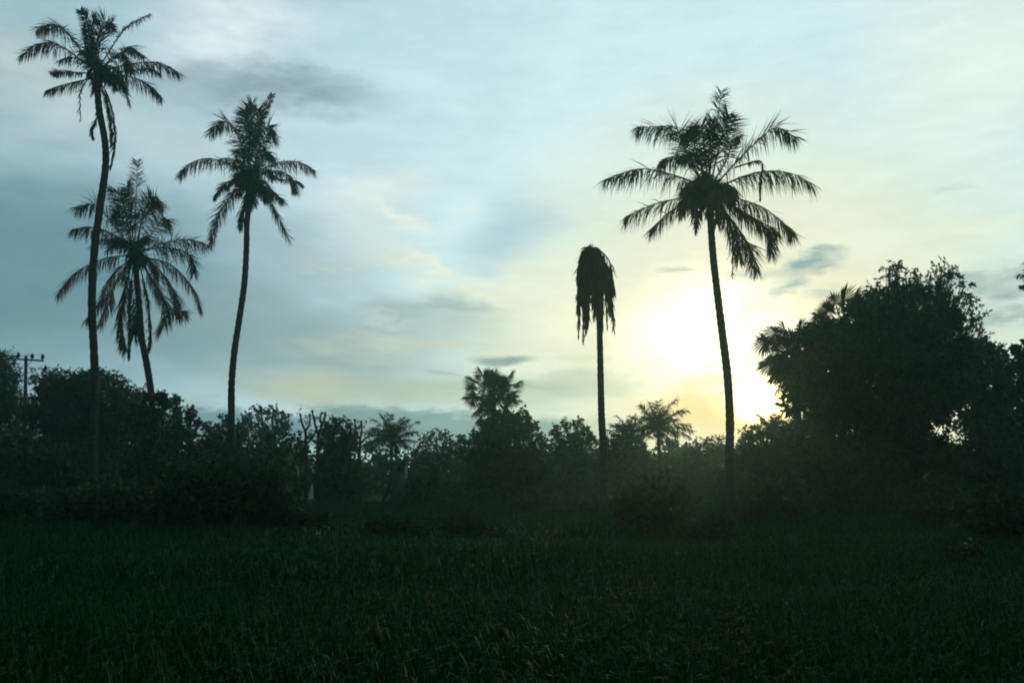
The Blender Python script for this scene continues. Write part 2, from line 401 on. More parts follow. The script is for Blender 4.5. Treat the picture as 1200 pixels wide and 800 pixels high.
# ------------------------------------------------------------------ ground and field
def ground():
    xs = np.unique(np.concatenate([np.linspace(-300, -60, 13), np.linspace(-60, 60, 61), np.linspace(60, 300, 13)]))
    ys = np.unique(np.concatenate([np.linspace(-300, -10, 12), np.linspace(-10, 90, 51), np.linspace(90, 300, 13)]))
    X, Y = np.meshgrid(xs, ys)
    Z = -.03 + .03 * np.sin(X * .6 + 1) * np.sin(Y * .5) - .03
    nx = len(xs); v = np.stack([X, Y, Z], -1).reshape(-1, 3)
    i = (np.arange(len(ys) - 1)[:, None] * nx + np.arange(nx - 1)[None]).ravel()
    mb = MB(); mb.add(v, np.stack([i, i + 1, i + nx + 1, i + nx], -1))
    tag(mb.obj('ground', MT['soil'], smooth=True), kind='structure')
ground()
def grass(name, label, y0, y1, n, hmin, hmax, w, seed, wide=.72, bend=.5, fine=True, m='grass'):
    rng = np.random.default_rng(seed)
    y = np.sqrt(rng.random(n) * (y1 ** 2 - y0 ** 2) + y0 ** 2)
    x = (rng.random(n) * 2 - 1) * (y * wide + 2.0)
    # rice-like hills: pull blades towards tuft centres
    cx = np.round(x / .22 + .35 * np.sin(y * 3)) * .22; cyy = np.round(y / .22) * .22
    k = .55 * rng.random(n); x = x * (1 - k) + cx * k; y = y * (1 - k) + cyy * k
    patch = .5 + .5 * np.sin(x * .35 + np.sin(y * .22) * 2) * np.sin(y * .31 + 1.3 * np.sin(x * .13))
    h = (hmin + (hmax - hmin) * rng.random(n) ** 1.6) * (.6 + .7 * patch)
    a = rng.random(n) * 2 * np.pi; b = bend * (.3 + 1.1 * rng.random(n) ** 1.5)
    d = np.stack([np.cos(a), np.sin(a), np.zeros(n)], -1); s = np.stack([-np.sin(a + .6), np.cos(a + .6), np.zeros(n)], -1)
    W = (w * (.6 + .8 * rng.random(n)))[:, None]
    base = np.stack([x, y, np.full(n, -.05)], -1); H = h[:, None]; B = (b * h)[:, None]
    up = np.array([0, 0, 1.])
    p1 = base + up * H * .55 + d * B * .22
    p2 = base + up * H * .92 + d * B * .65
    p3 = base + up * (H * (1.0 - .38 * b[:, None] ** 2)) + d * B * 1.25
    if not fine:
        v = np.stack([base - s * W * .5, base + s * W * .5, p1 + s * W * .5, p1 - s * W * .5, p3], 1).reshape(-1, 3); o = np.arange(n)[:, None] * 5
        mb = MB(); mb.add(v, o + np.array([0, 1, 2, 3]), o + np.array([3, 2, 4]))
        return tag(mb.obj(name, MT['grass']), label, 'grass', kind='stuff')
    v = np.stack([base - s * W * .5, base + s * W * .5, p1 + s * W * .55, p1 - s * W * .55, p2 + s * W * .4, p2 - s * W * .4, p3], 1).reshape(-1, 3)
    o = np.arange(n)[:, None] * 7
    mb = MB(); mb.add(v, np.concatenate([o + np.array([0, 1, 2, 3]), o + np.array([3, 2, 4, 5])]), o + np.array([5, 4, 6]))
    return tag(mb.obj(name, MT[m]), label, 'grass', kind='stuff')
grass('grass', 'dark green rice-like grass of the open field nearest the camera', 4.5, 12.5, 130000, .14, .36, .008, 1)
grass('grass', 'dark green grass in the middle of the open field', 12.5, 22, 90000, .14, .35, .014, 2)
grass('grass', 'grass and weeds at the far edge of the field before the bushes', 22, 58, 105000, .12, .34, .032, 3, fine=False)

grass('glint_grass', 'scattered pale blades coloured as sky glints on the near field grass', 5, 16, 1900, .12, .28, .011, 4, bend=1.1, m='glint')  # sky glints on the near grass, painted as pale blades

# ------------------------------------------------------------------ coconut palms
UP = np.array([0, 0, 1.])
def frond_mesh(pts, rng, leaf=.85, droop=.6, pairs=70, thin=0.0, w=.042, base_r=.04, roll=0.0, start=.14, m='frond'):
    """pts: rachis points in the palm's own space"""
    P_ = catmull(pts, 22); L = np.linalg.norm(np.diff(P_, axis=0), axis=1).sum()
    mb = MB(); tube(mb, P_, np.linspace(base_r, .006, len(P_)), 4, cap=False)
    T = unit(np.gradient(P_, axis=0))
    tt = np.linspace(start, 1, pairs)
    for side in (-1, 1):
        t = np.clip(tt + rng.normal(size=pairs) * .006, 0, 1)
        keep = rng.random(pairs) > thin + .25 * (np.sin(t * 40 + rng.random() * 6) > .75)
        t = t[keep]; n = len(t)
        i = t * (len(P_) - 1); k = np.minimum(i.astype(int), len(P_) - 2); f = (i - k)[:, None]
        p = P_[k] * (1 - f) + P_[k + 1] * f; tn = unit(T[k] * (1 - f) + T[k + 1] * f)
        nr = UP - tn * (tn @ UP)[:, None]
        low = np.linalg.norm(nr, axis=1) < .42
        nr[low] = np.array([.3 * math.sin(roll * 5), -1.0, .1])
        nr = unit(nr - tn * (nr * tn).sum(1)[:, None])
        s = np.cross(tn, nr); rl = np.where(low, roll * .25, roll)[:, None]; s = s * np.cos(rl) + nr * np.sin(rl); nr = np.cross(s, tn)
        ll = leaf * np.sin(np.pi * np.clip(.16 + .68 * t, 0, 1)) ** .7 * (.75 + .4 * rng.random(n)); ll = ll[:, None]
        vert = np.abs(tn @ UP)[:, None]
        g = np.clip(droop * (1 - .88 * vert * (tn[:, 2:3] > 0)) + .22 * rng.normal(size=(n, 1)), 0, 1.1)
        fw = .45 + .5 * t[:, None] ** 2
        d0 = unit(s * side * .8 + tn * fw + nr * .22 + rng.normal(size=(n, 3)) * .1)
        d1 = unit(d0 * (1 - g * .75) - UP * g)
        d2 = unit(d0 * (1 - g * .95) - UP * (g * 1.25 + .1))
        ws = unit(np.cross(d1, nr + rng.normal(size=(n, 3)) * .5)) * w * (.7 + .5 * rng.random((n, 1)))
        a = p; b = p + d1 * ll * .4; c = b + d2 * ll * .6
        v = np.stack([a - ws * .3, a + ws * .3, b + ws * .5, b - ws * .5, c], 1).reshape(-1, 3)
        o = np.arange(n)[:, None] * 5
        mb.add(v, o + np.array([0, 1, 2, 3]), o + np.array([3, 2, 4]))
    return mb
def palm_trunk(root, pts, r0, r1, rng, name='trunk'):
    p = catmull(pts, 90); n = len(p)
    s = np.linspace(0, 1, n)
    r = r0 + (r1 - r0) * s + .35 * r0 * np.exp(-s * 30)
    r = r * (1 + .05 * ((np.arange(n) % 2) * 2 - 1)) * (1 + .03 * rng.normal(size=n))
    mb = MB(); tube(mb, p, r, 10)
    return mb.obj(name, MT['trunk'], root, smooth=True)
def px_palm(label, D, hub, trunk, wpx, fronds, seed, zx, leaf=.85, fill=12, fill_len=2.6, group=None, nuts=8, extra_droop=0):
    """a palm whose trunk and main fronds follow measured points; the others fill the crown in depth"""
    rng = np.random.default_rng(seed); k = D / FPX
    base = at(trunk[-1][0], 560, D); base[2] = 0
    root = empty('coconut_palm', base, label, 'palm tree', group)
    lp = []
    for i, (x, y) in enumerate(trunk[::-1]):
        q = at(x, y, D) - base
        if i == 0: q[2] = -.1
        q[1] += .25 * math.sin(i * 1.3 + seed) if 0 < i < len(trunk) - 1 else 0
        lp.append(q)
    h = at(hub[0], hub[1], D) - base; lp.append(h + np.array([0, 0, .1]))
    palm_trunk(root, lp, wpx[1] * k / 2, wpx[0] * k / 2, rng)
    for spec in fronds:
        pts, kw = (spec, {}) if not isinstance(spec, tuple) else spec
        dzt = kw.pop('dz', rng.uniform(-1.3, 1.3)); kw = dict(kw)
        pp = []
        for i, (x, y) in enumerate(pts):
            X, Y = zx(x, y); f = i / (len(pts) - 1)
            pp.append(at(X, Y, D + dzt * f ** 1.3 + .1) - base)
        # grow from the hub itself
        pp[0] = pp[0] * .35 + (h + (pp[0] - h) * .25) * .65
        pp[-1] = pp[-1] * .84 + pp[-2] * .16      # the last leaflets reach past the midrib
        L = np.linalg.norm(np.diff(np.array(pp), axis=0), axis=1).sum()
        a = dict(leaf=leaf * min(1.25, .55 + L / 6), droop=rng.uniform(.5, .72), roll=rng.uniform(-.6, .6), pairs=int(40 + 19 * L))
        a.update(kw); md = a.pop('m', 'frond')
        frond_mesh(pp, rng, **a).obj('frond', MT[md], root)
    for i in range(fill):                         # towards and away from the camera
        az_ = (math.pi / 2 if i % 2 else -math.pi / 2) + rng.uniform(-.75, .75)
        e0 = rng.uniform(-.1, 1.1); L = fill_len * rng.uniform(.75, 1.15)
        d = np.array([math.cos(az_), math.sin(az_), 0])
        pp = [h]; c = e0
        for j in range(4):
            pp.append(pp[-1] + (d * math.cos(c) + UP * math.sin(c)) * L / 4); c -= rng.uniform(.3, .55)
        frond_mesh(pp, rng, leaf=leaf * .9, droop=.6, pairs=60, roll=rng.uniform(-.3, .3)).obj('frond', MT['frond'], root)
    for i in range(nuts):
        a = rng.uniform(0, 6.28); mb = MB()
        ball(mb, (0, 0, 0), (.12, .12, .15)); o = mb.obj('coconut', MT['nut'], root, True)
        o.location = tuple(h + np.array([.3 * math.cos(a), .3 * math.sin(a), -.25 - .3 * rng.random()]))
    # fibrous sheath of the crown shaft
    mb = MB()
    for i in range(26):
        a = rng.uniform(0, 6.28); r = .2; p0 = h + np.array([r * math.cos(a), r * math.sin(a), -.1 + .3 * rng.random()])
        p1 = p0 + np.array([.25 * math.cos(a), .25 * math.sin(a), -.25 - .4 * rng.random()])
        tube(mb, [p0, (p0 + p1) / 2 + np.array([.1 * math.cos(a), .1 * math.sin(a), .08]), p1], [.05, .04, .015], 4)
    mb.obj('leaf_sheath', MT['dead'], root)
    return root
def Z(ox, oy, s): return lambda x, y: (ox + x / s, oy + y / s)

px_palm('tallest coconut palm at far left with tattered crown and dead frond down its trunk', 42, (113, 86),
  [(114, 100), (118, 130), (121.5, 165), (121, 195), (117, 245), (113, 300), (109, 360), (108, 410), (109, 460), (110, 520), (110, 599)], (7.5, 10),
  [[(430, 310), (360, 210), (300, 140), (240, 115), (165, 140)], [(400, 290), (280, 215), (190, 205), (80, 268)], ([(400, 345), (300, 338), (230, 342)], dict(leaf=.4)),
   ([(420, 390), (350, 385), (270, 405), (200, 430)], dict(droop=.8)), ([(395, 360), (378, 430), (375, 500), (376, 580)], dict(leaf=.35, pairs=26, thin=.2)),
   ([(430, 280), (420, 160), (400, 80), (375, 45)], dict(roll=1.2, leaf=.5)), ([(450, 290), (455, 190), (490, 105), (545, 128)], dict(roll=.8, dz=-.4)),
   ([(450, 290), (430, 200), (430, 120), (455, 85)], dict(roll=1.0, dz=.5)), ([(460, 290), (470, 200), (500, 140), (530, 100)], dict(roll=.6, dz=.9)),
   ([(440, 300), (400, 220), (395, 160), (400, 120)], dict(roll=.9, leaf=.5)),
   ([(470, 300), (560, 170), (620, 110), (715, 62)], dict(leaf=.55, droop=.7)), [(500, 300), (580, 240), (610, 220), (690, 275)],
   [(490, 300), (560, 250), (600, 290), (610, 330)], [(500, 320), (640, 296), (750, 296), (865, 355)], ([(500, 345), (620, 330), (700, 320), (760, 350)], dict(leaf=.55)),
   [(500, 350), (610, 360), (700, 400), (768, 472)], ([(490, 360), (530, 380), (550, 420)], dict(leaf=.4)),
   ([(470, 400), (510, 460), (540, 600), (535, 700), (515, 800)], dict(m='dead', leaf=.55, droop=.9, pairs=90, dz=-.3)),
   ([(465, 400), (500, 470), (520, 580), (525, 700)], dict(m='dead', leaf=.5, droop=.9, dz=-.5)),
   ([(460, 430), (455, 540), (430, 600), (440, 655)], dict(m='dead', leaf=.4, droop=.9, dz=-.4))],
  11, Z(0, 0, 4.0), leaf=.8, fill=12, fill_len=2.2)
px_palm('shorter coconut palm with full drooping crown behind the tall left trunk', 47, (158, 298),
  [(160, 325), (164, 360), (168, 395), (173, 430), (176, 470), (178, 530), (179, 596)], (6.5, 9),
  [([(365, 380), (365, 250), (370, 150), (370, 40)], dict(roll=.3, leaf=.75, start=.66, pairs=30)), [(350, 350), (330, 250), (310, 180), (268, 155)], ([(370, 340), (400, 230), (440, 190), (462, 215)], dict(roll=.8)),
   [(340, 350), (280, 280), (220, 215), (140, 225)], [(340, 370), (280, 320), (200, 295), (125, 305)], [(330, 400), (250, 410), (150, 460), (75, 555)],
   [(340, 420), (280, 470), (240, 560), (180, 640)], ([(345, 440), (325, 540), (310, 640), (330, 750)], dict(droop=.9)), ([(355, 450), (345, 560), (345, 680), (342, 780)], dict(droop=.9, leaf=.5)),
   [(340, 430), (290, 500), (270, 570), (235, 655)], ([(390, 440), (410, 560), (420, 680), (412, 750)], dict(droop=.9, leaf=.55)), [(395, 430), (440, 510), (500, 590), (555, 600)],
   [(400, 420), (450, 530), (480, 610), (440, 680)], [(410, 410), (490, 430), (570, 510), (608, 600)], [(410, 370), (480, 350), (560, 340), (635, 362)],
   [(410, 370), (480, 370), (560, 395), (580, 470)], ([(400, 350), (440, 300), (470, 260), (485, 300)], dict(roll=.5)), ([(380, 350), (390, 260), (420, 200), (432, 180)], dict(roll=1)),
   [(400, 400), (450, 450), (500, 520), (525, 600)], ([(350, 360), (320, 270), (300, 240), (290, 250)], dict(roll=.6)), [(350, 450), (370, 560), (365, 640), (360, 690)],
   ([(365, 360), (345, 260), (340, 190), (335, 140)], dict(roll=1.1))],
  12, Z(40, 170, 3.077), leaf=.95, fill=12, fill_len=2.4, nuts=14)
px_palm('coconut palm with shaggy upright crown, third trunk from the left edge', 48, (292, 212),
  [(293, 232), (291, 262), (289, 290), (285, 330), (280, 370), (276, 410), (273, 450), (271, 490), (270, 540), (270, 595)], (6.5, 8.6),
  [([(350, 440), (370, 300), (410, 180), (462, 62)], dict(roll=.3, leaf=.42, start=.3)), ([(345, 430), (350, 280), (345, 180), (368, 108)], dict(roll=1.0, dz=-.3)),
   ([(345, 430), (340, 290), (330, 200), (330, 140)], dict(roll=.8, dz=.4)), ([(350, 430), (370, 280), (385, 190), (395, 135)], dict(roll=1.2, dz=.6)),
   [(320, 420), (310, 290), (270, 220), (230, 200), (165, 260)], [(330, 440), (250, 385), (160, 365), (80, 390), (36, 445)], ([(330, 460), (260, 470), (220, 500), (190, 550)], dict(leaf=.5)),
   [(330, 480), (270, 530), (210, 630), (173, 770)], ([(345, 490), (330, 560), (315, 620), (310, 670)], dict(droop=.9)), [(380, 480), (420, 510), (470, 600), (540, 745)],
   [(385, 470), (440, 500), (480, 530), (505, 560)], [(380, 430), (470, 385), (570, 380), (657, 425)], [(380, 440), (470, 420), (540, 450), (560, 520)],
   ([(540, 450), (560, 465), (600, 490)], dict(leaf=.4)), ([(370, 420), (400, 320), (440, 250), (478, 290)], dict(roll=.5)), ([(365, 430), (400, 300), (435, 220), (455, 240)], dict(roll=.6)),
   ([(340, 430), (300, 370), (280, 380)], dict(leaf=.7)), ([(370, 430), (430, 350), (470, 370)], dict(leaf=.7)), ([(350, 420), (320, 340), (310, 320)], dict(roll=.6)), ([(360, 420), (420, 340), (445, 340)], dict(roll=.6)),
   ([(330, 450), (300, 430), (290, 440)], dict(leaf=.7)), ([(370, 450), (430, 420), (470, 450)], dict(leaf=.7))],
  13, Z(200, 90, 3.81), leaf=.85, fill=22, fill_len=2.0, nuts=10)
px_palm('large coconut palm right of centre standing in front of the sun glow', 36, (832, 226),
  [(833, 262), (836, 300), (842, 340), (847, 390), (851, 440), (854, 490), (856, 540), (858, 606)], (8, 10.8),
  [[(440, 410), (350, 390), (230, 360), (150, 370), (45, 408)], [(430, 440), (380, 470), (280, 490), (190, 525), (136, 550)], [(430, 450), (370, 490), (290, 550), (228, 608)],
   [(430, 400), (380, 290), (340, 200), (265, 195), (175, 195)], ([(440, 400), (370, 320), (310, 315), (272, 335)], dict(roll=.3)), ([(450, 400), (420, 290), (390, 210), (365, 250)], dict(roll=.5)),
   ([(465, 390), (485, 250), (505, 150), (522, 40)], dict(roll=.3, leaf=.8, start=.68, pairs=30)), ([(480, 380), (515, 250), (540, 180), (545, 145)], dict(roll=1)), ([(490, 390), (540, 320), (560, 250), (590, 235)], dict(roll=.6, leaf=.6)),
   [(500, 410), (570, 340), (650, 260), (730, 200), (820, 245)], ([(660, 262), (672, 330), (668, 410), (670, 490)], dict(leaf=.3, droop=.9, thin=.3)), [(510, 430), (600, 390), (710, 368), (800, 380), (895, 430)],
   [(510, 450), (580, 475), (680, 510), (760, 570), (803, 618)], [(510, 460), (590, 520), (680, 570), (752, 612)], [(510, 470), (620, 540), (700, 600), (716, 705)],
   [(500, 490), (560, 560), (620, 650), (660, 770)], [(495, 500), (540, 560), (575, 640), (590, 720)], ([(450, 480), (425, 540), (415, 610)], dict(leaf=.5, droop=.9)),
   ([(500, 480), (556, 600), (562, 700), (560, 795)], dict(leaf=.25, pairs=30)), ([(460, 380), (450, 280), (440, 200), (398, 205)], dict(roll=.7)), ([(460, 390), (430, 330), (390, 300), (350, 330)], dict(roll=.4)),
   ([(470, 390), (470, 290), (490, 220), (480, 160)], dict(roll=.9))],
  14, Z(690, 90, 3.332), leaf=.95, fill=18, fill_len=2.3, nuts=10)

def dead_palm():
    D = 40; rng = np.random.default_rng(5); k = D / FPX
    tr = [(692, 292), (697, 315), (701, 350), (703, 400), (704, 450), (705, 490), (707, 530), (708, 602)]
    base = at(708, 560, D); base[2] = 0
    root = empty('dead_palm', base, 'dead palm trunk capped with a hanging skirt of withered fronds', 'palm tree')
    lp = [at(x, y, D) - base for x, y in tr[::-1]]; lp[0][2] = -.1
    palm_trunk(root, lp, 9.5 * k / 2, 5.5 * k / 2, rng)
    hub = lp[-1]
    for i in range(72):
        a = rng.uniform(0, 6.28) if i > 14 else i * 2 * math.pi / 15
        out = rng.uniform(.25, .95); L = rng.uniform(1.6, 3.9)
        if i % 5 == 0: L *= .6
        d = np.array([math.cos(a), math.sin(a), 0]); drift = np.array([.12 * out + .05, 0, 0])
        st = hub - UP * rng.uniform(0, 1.0) * out; L -= out * .2; L *= rng.uniform(.7, 1.08)
        pts = [st, st + d * out * .45 + UP * rng.uniform(-.05, .1), st + d * out * .8 - UP * L * .3 + drift, st + d * out * .92 - UP * L * .68 + drift, st + d * out * .97 - UP * L + drift]
        frond_mesh(pts, rng, leaf=rng.uniform(.4, .8), droop=1.0, pairs=52, thin=.05, w=.055, base_r=.045, roll=rng.uniform(-1, 1), start=.1).obj('dead_frond', MT['dead'], root)
    mb = MB()
    for i in range(14):
        a = rng.uniform(0, 6.28); p0 = hub + np.array([.1 * math.cos(a), .1 * math.sin(a), -.1])
        p1 = p0 + np.array([.35 * math.cos(a), .35 * math.sin(a), rng.uniform(-.2, .2)])
        tube(mb, [p0, (p0 + p1) / 2 + UP * .12, p1], [.07, .06, .02], 5)
    mb.obj('leaf_sheath', MT['dead'], root)
dead_palm()

def far_palm(label, D, hub, base_x, span, seed, nf=22, up=.5, name='coconut_palm'):
    rng = np.random.default_rng(seed); k = D / FPX; base = ground_at(base_x, D); base = at(base_x, 560, D); base[2] = 0
    root = empty(name, base, label, 'palm tree', 'far coconut palms in the tree line')
    h = at(hub[0], hub[1], D) - base; R = span * k
    palm_trunk(root, [np.array([0, 0, -.1]), h * np.array([.35, 0, .5]), h], .16, .11, rng)
    for i in range(nf):
        a = i * 2.4 + rng.uniform(-.3, .3); e0 = 1.35 - 1.5 * (i / nf) + rng.uniform(-.15, .15); L = R * rng.uniform(1.0, 1.25)
        d = np.array([math.cos(a), math.sin(a), 0]); pp = [h]; c = e0
        for j in range(4):
            pp.append(pp[-1] + (d * math.cos(c) + UP * math.sin(c)) * L / 4); c -= rng.uniform(.08, .30)
        frond_mesh(pp, rng, leaf=.30 * R + .12, droop=.4, pairs=46, w=.06, roll=rng.uniform(-.3, .3)).obj('frond', MT['frond'], root)
    for i in range(4):
        mb = MB(); ball(mb, (0, 0, 0), (.12, .12, .15), 6, 4); o = mb.obj('coconut', MT['nut'], root, True)
        o.location = tuple(h + np.array([.25 * math.cos(i * 1.6), .25 * math.sin(i * 1.6), -.3]))
    return root
far_palm('small hazy coconut palm above the pale shed, left of the tall fan palm', 68, (458, 517), 460, 32, 21)
far_palm('spreading young coconut palm low between the dead palm and the large palm', 62, (772, 505), 773, 36, 22, 24)
far_palm('small coconut palm half hidden just left of the spreading young palm', 68, (735, 512), 737, 24, 23, 18)
far_palm('little coconut palm under the setting sun at the foot of the big tree', 60, (905, 508), 905, 24, 24, 18)
far_palm('palm at the right edge, only a frond tip reaching into view', 38, (1229, 332), 1230, 29, 25, 20)

# ------------------------------------------------------------------ fan palms
def fan_leaf_mesh(rng, R, segs=26):
    mb = MB(); a0 = math.radians(150)
    tube(mb, [(0, 0, 0), (0, .5 * R, .05 * R), (0, 1.0 * R, 0)], [.035, .03, .02], 4)
    c = np.array([0, R, 0]); v = [c]; t = []
    for i in range(segs):
        a = -a0 + 2 * a0 * (i + .5) / segs; h = a0 / segs
        l = R * (.85 + .25 * rng.random()) * (1 - .18 * abs(a) / a0); cup = .55 * R * abs(math.sin(a)) ** 1.5
        mid = np.array([math.sin(a), math.cos(a), 0]); e1 = np.array([math.sin(a - h), math.cos(a - h), 0]); e2 = np.array([math.sin(a + h), math.cos(a + h), 0])
        z = .10 * R * (1 if i % 2 else -1) * .5
        n = len(v)
        v += [c + e1 * l * .62 - UP * cup * .5, c + mid * l * .62 + UP * (z - cup * .5), c + e2 * l * .62 - UP * cup * .5, c + mid * l - UP * (cup + .25 * R * rng.random())]
        t += [(0, n, n + 1), (0, n + 1, n + 2), (n, n + 3, n + 1), (n + 1, n + 3, n + 2)]
    mb.add(v, None, t)
    return mb.mesh('fan_leaf', MT['fan'])
_rf = np.random.default_rng(77)
FANS = [fan_leaf_mesh(_rf, .62) for _ in range(4)]
def fan_palm(label, D, hub, base_x, fans, seed, scale=1.0, fill=14, R=1.5, r0=.22):
    rng = np.random.default_rng(seed); base = at(base_x, 560, D); base[2] = 0
    root = empty('fan_palm', base, label, 'palm tree', 'fan palms in the tree line')
    h = at(hub[0], hub[1], D) - base
    palm_trunk(root, [np.array([0, 0, -.1]), h * np.array([.4, 0, .5]), h], r0, r0 * .8, rng)
    tips = [at(x, y, D + rng.uniform(-.8, .8)) - base for x, y in fans]
    for i in range(fill):
        u = unit(rng.normal(size=3) * np.array([.8, 1.2, .8])); tips.append(h + u * R * rng.uniform(.6, 1.0))
    for tp in tips:
        d = tp - h; L = np.linalg.norm(d); d = d / L
        o = bpy.data.objects.new('fan_leaf', FANS[rng.integers(4)]); col.objects.link(o); o.parent = root
        s = scale * rng.uniform(.85, 1.15)
        # the petiole reaches from the hub, the blade centre sits at the tip
        q = Vector(d).to_track_quat('Y', 'Z'); e = q.to_matrix()
        o.rotation_euler = (q @ __import__('mathutils').Euler((0, rng.uniform(-1.2, 1.2), 0)).to_quaternion()).to_euler()
        o.scale = (s, s, s); o.location = tuple(h + d * max(0, L - .75 * s))
        mb = MB(); tube(mb, [h, h + d * max(.02, L - .7 * s)], [.04, .03], 4, cap=False); mb.obj('leaf_stalk', MT['fan'], root)
    return root
fan_palm('tall fan palm with open round crown rising from the dark central tree', 64, (578, 462), 582,
  [(553, 446), (563, 437), (580, 439), (598, 438), (607, 448), (606, 468), (551, 467), (557, 482), (577, 470), (596, 480), (573, 452), (590, 450), (566, 475), (603, 458), (552, 456), (600, 490), (565, 495)], 31, 1.3, 34, 1.75)
fan_palm('fan palm with star shaped leaves against the sun glow at left of the big tree', 47, (930, 418), 940,
  [(899, 396), (907, 388), (919, 384), (903, 421), (899, 428), (908, 443), (938, 382), (951, 376), (914, 400), (918, 440), (912, 455), (930, 395), (895, 400), (925, 462)], 32, 1.3, 26, 1.3)
fan_palm('spiky topped fan palm merged into the left top of the big tree', 46, (988, 385), 985,
  [(968, 362), (978, 352), (990, 347), (1003, 346), (1015, 345), (962, 372), (1000, 352), (1022, 352), (955, 380)], 33, 1.3, 22, 1.3)

# ------------------------------------------------------------------ broadleaf trees
def tree(label, D, base_x, clumps, seed, m='leaf', dens=60, per=9, tlen=.45, ll=.22, lw=.065, droop=.25, flat=.85, trunk_r=.16, depth=1.0, extra=True, lacy=False, name='tree', cat='tree', group=None, fork=.35):
    rng = np.random.default_rng(seed); k = D / FPX
    base = at(base_x, 560, D); base[2] = 0
    root = empty(name, base, label, cat, group)
    cl = []
    xs = [c[0] for c in clumps]; wid = (max(xs) - min(xs)) * k / 2 + 1e-3; cx = (max(xs) + min(xs)) / 2
    for c in clumps:
        off = rng.uniform(-.5, .5) * depth * max(wid * (1 - .6 * abs(c[0] - cx) * k / wid), .5)
        cl.append((at(c[0], c[1], D + off) - base, c[2] * k, c[3] * k if len(c) > 3 else c[2] * k * flat))
        if extra:
            for sgn in (-1, 1):
                r2 = c[2] * k * rng.uniform(.65, .9)
                p = at(c[0] + rng.uniform(-.3, .3) * c[2], c[1] + rng.uniform(.05, .5) * c[2], D + off + sgn * depth * rng.uniform(.5, 1.1) * max(wid * .6, r2)) - base
                cl.append((p, r2, r2 * flat))
    zs = np.array([c[0][2] for c in cl]); top = zs.max(); zf = max(.6, zs.min() * .6 + top * fork * .3)
    mb = MB(); tp = np.array([np.mean([c[0][0] for c in cl]), np.mean([c[0][1] for c in cl]), 0])
    bend = np.array([rng.uniform(-.3, .3), rng.uniform(-.3, .3), 0])
    f1 = np.array([tp[0] * .4, tp[1] * .4, zf]) + bend
    ctr = np.array([tp[0], tp[1], (zf + top) / 2])
    main = catmull([np.array([0, 0, -.1]), f1 * np.array([.5, .5, .5]), f1, ctr], 14)
    tube(mb, main, np.linspace(trunk_r, trunk_r * .4, 14) + trunk_r * .4 * np.exp(-np.arange(14) * .9), 8)
    for p, r, rz in cl:
        j = rng.integers(5, 12); s = main[j]
        mid = s * .5 + p * .5 + np.array([0, 0, -.1 * np.linalg.norm(p - s)]) + rng.normal(size=3) * .12
        b = catmull([s, mid, p], 8); rr = min(trunk_r * .45, .03 + .05 * r)
        tube(mb, b, np.linspace(rr, .012, 8), 5, cap=False)
        for _ in range(4):
            e = p + unit(rng.normal(size=3) + np.array([0, 0, .3])) * np.array([r, r, rz]) * .85
            tube(mb, catmull([b[5], (b[5] + e) / 2 + rng.normal(size=3) * .08, e], 4), np.linspace(rr * .45 + .006, .006, 4), 3, cap=False)
    mb.obj('trunk', MT['bark'], root, smooth=True)
    lb = MB()
    for p, r, rz in cl:
        if lacy and r < 9 * k:                   # thin outer sprays
            clump_leaves(lb, rng, p, (r * 1.5, r * 1.5, rz * 1.7), dens * .28, 7, .35, ll * .85, lw * .85, droop, core_min=9, least=5); continue
        clump_leaves(lb, rng, p, (r * .88, r * .88, rz * .88), dens * (.75 if r < 9 * k else 1), per, min(tlen, r * .6), ll, lw, droop, core_min=13 * k * .88)
    tag(lb.obj('crown', MT[m], root), kind='stuff')
    return root

tree('feathery tree cut by the left edge beside the utility pole', 64, -8, [(-15, 425, 20), (6, 421, 13), (0, 440, 22), (17, 441, 7), (-22, 465, 40), (14, 475, 26), (10, 520, 35)], 101, 'leaf_fine', 80, 10, .6, .20, .035)
tree('broad feathery tree behind the two left palm trunks', 58, 100, [(54, 446, 15), (72, 450, 19), (92, 452, 18), (112, 447, 18), (132, 452, 17), (148, 466, 16), (160, 478, 12), (55, 478, 26), (95, 485, 34), (138, 492, 28), (70, 525, 34), (120, 530, 36)], 102, 'leaf_fine', 110, 11, .7, .22, .045)
tree('dark ivy-clad tree at the foot of the shorter left palm', 46, 180, [(172, 463, 10), (181, 478, 15), (166, 488, 18), (191, 462, 7), (194, 472, 6), (182, 510, 24), (165, 540, 26), (190, 545, 22)], 103, 'leaf_dark', 90, 9, .35, .17, .06)
tree('slender tree with small tufted tops right of the shorter left palm', 56, 207, [(207, 468, 5.5), (209, 479, 6.5), (203, 491, 9), (212, 498, 9), (205, 515, 14)], 104, 'leaf_dark', 90, 8, .3, .18, .06)
tree('thin sapling with one tufted head between the left palms', 56, 223, [(224, 481, 5.5), (221, 488, 4.5), (232, 494, 4), (220, 505, 9)], 105, 'leaf_dark', 80, 8, .3, .18, .06)
tree('low rounded tree directly behind the third palm trunk', 64, 255, [(243, 499, 7), (257, 501, 9), (266, 491, 8), (283, 497, 7), (250, 515, 14), (275, 515, 14)], 106, 'leaf', 70, 8, .4, .2, .06)
tree('airy umbrella crowned tree right of the third palm trunk', 68, 316, [(290, 488, 7, 5), (304, 482, 11, 6), (321, 482, 11, 6), (333, 488, 8, 6), (337, 498, 6, 5), (302, 498, 10, 6), (320, 502, 10, 5), (285, 503, 7, 5), (310, 518, 14, 8)], 107, 'leaf', 65, 8, .4, .19, .06)
tree('dense dark block-shaped tree left of the small hazy palm', 58, 395, [(387, 499, 11), (402, 497, 11), (412, 507, 9), (384, 515, 13), (406, 522, 14), (392, 540, 22), (408, 560, 18), (382, 565, 20), (398, 585, 20)], 108, 'leaf_dark', 85, 9, .4, .2, .07)
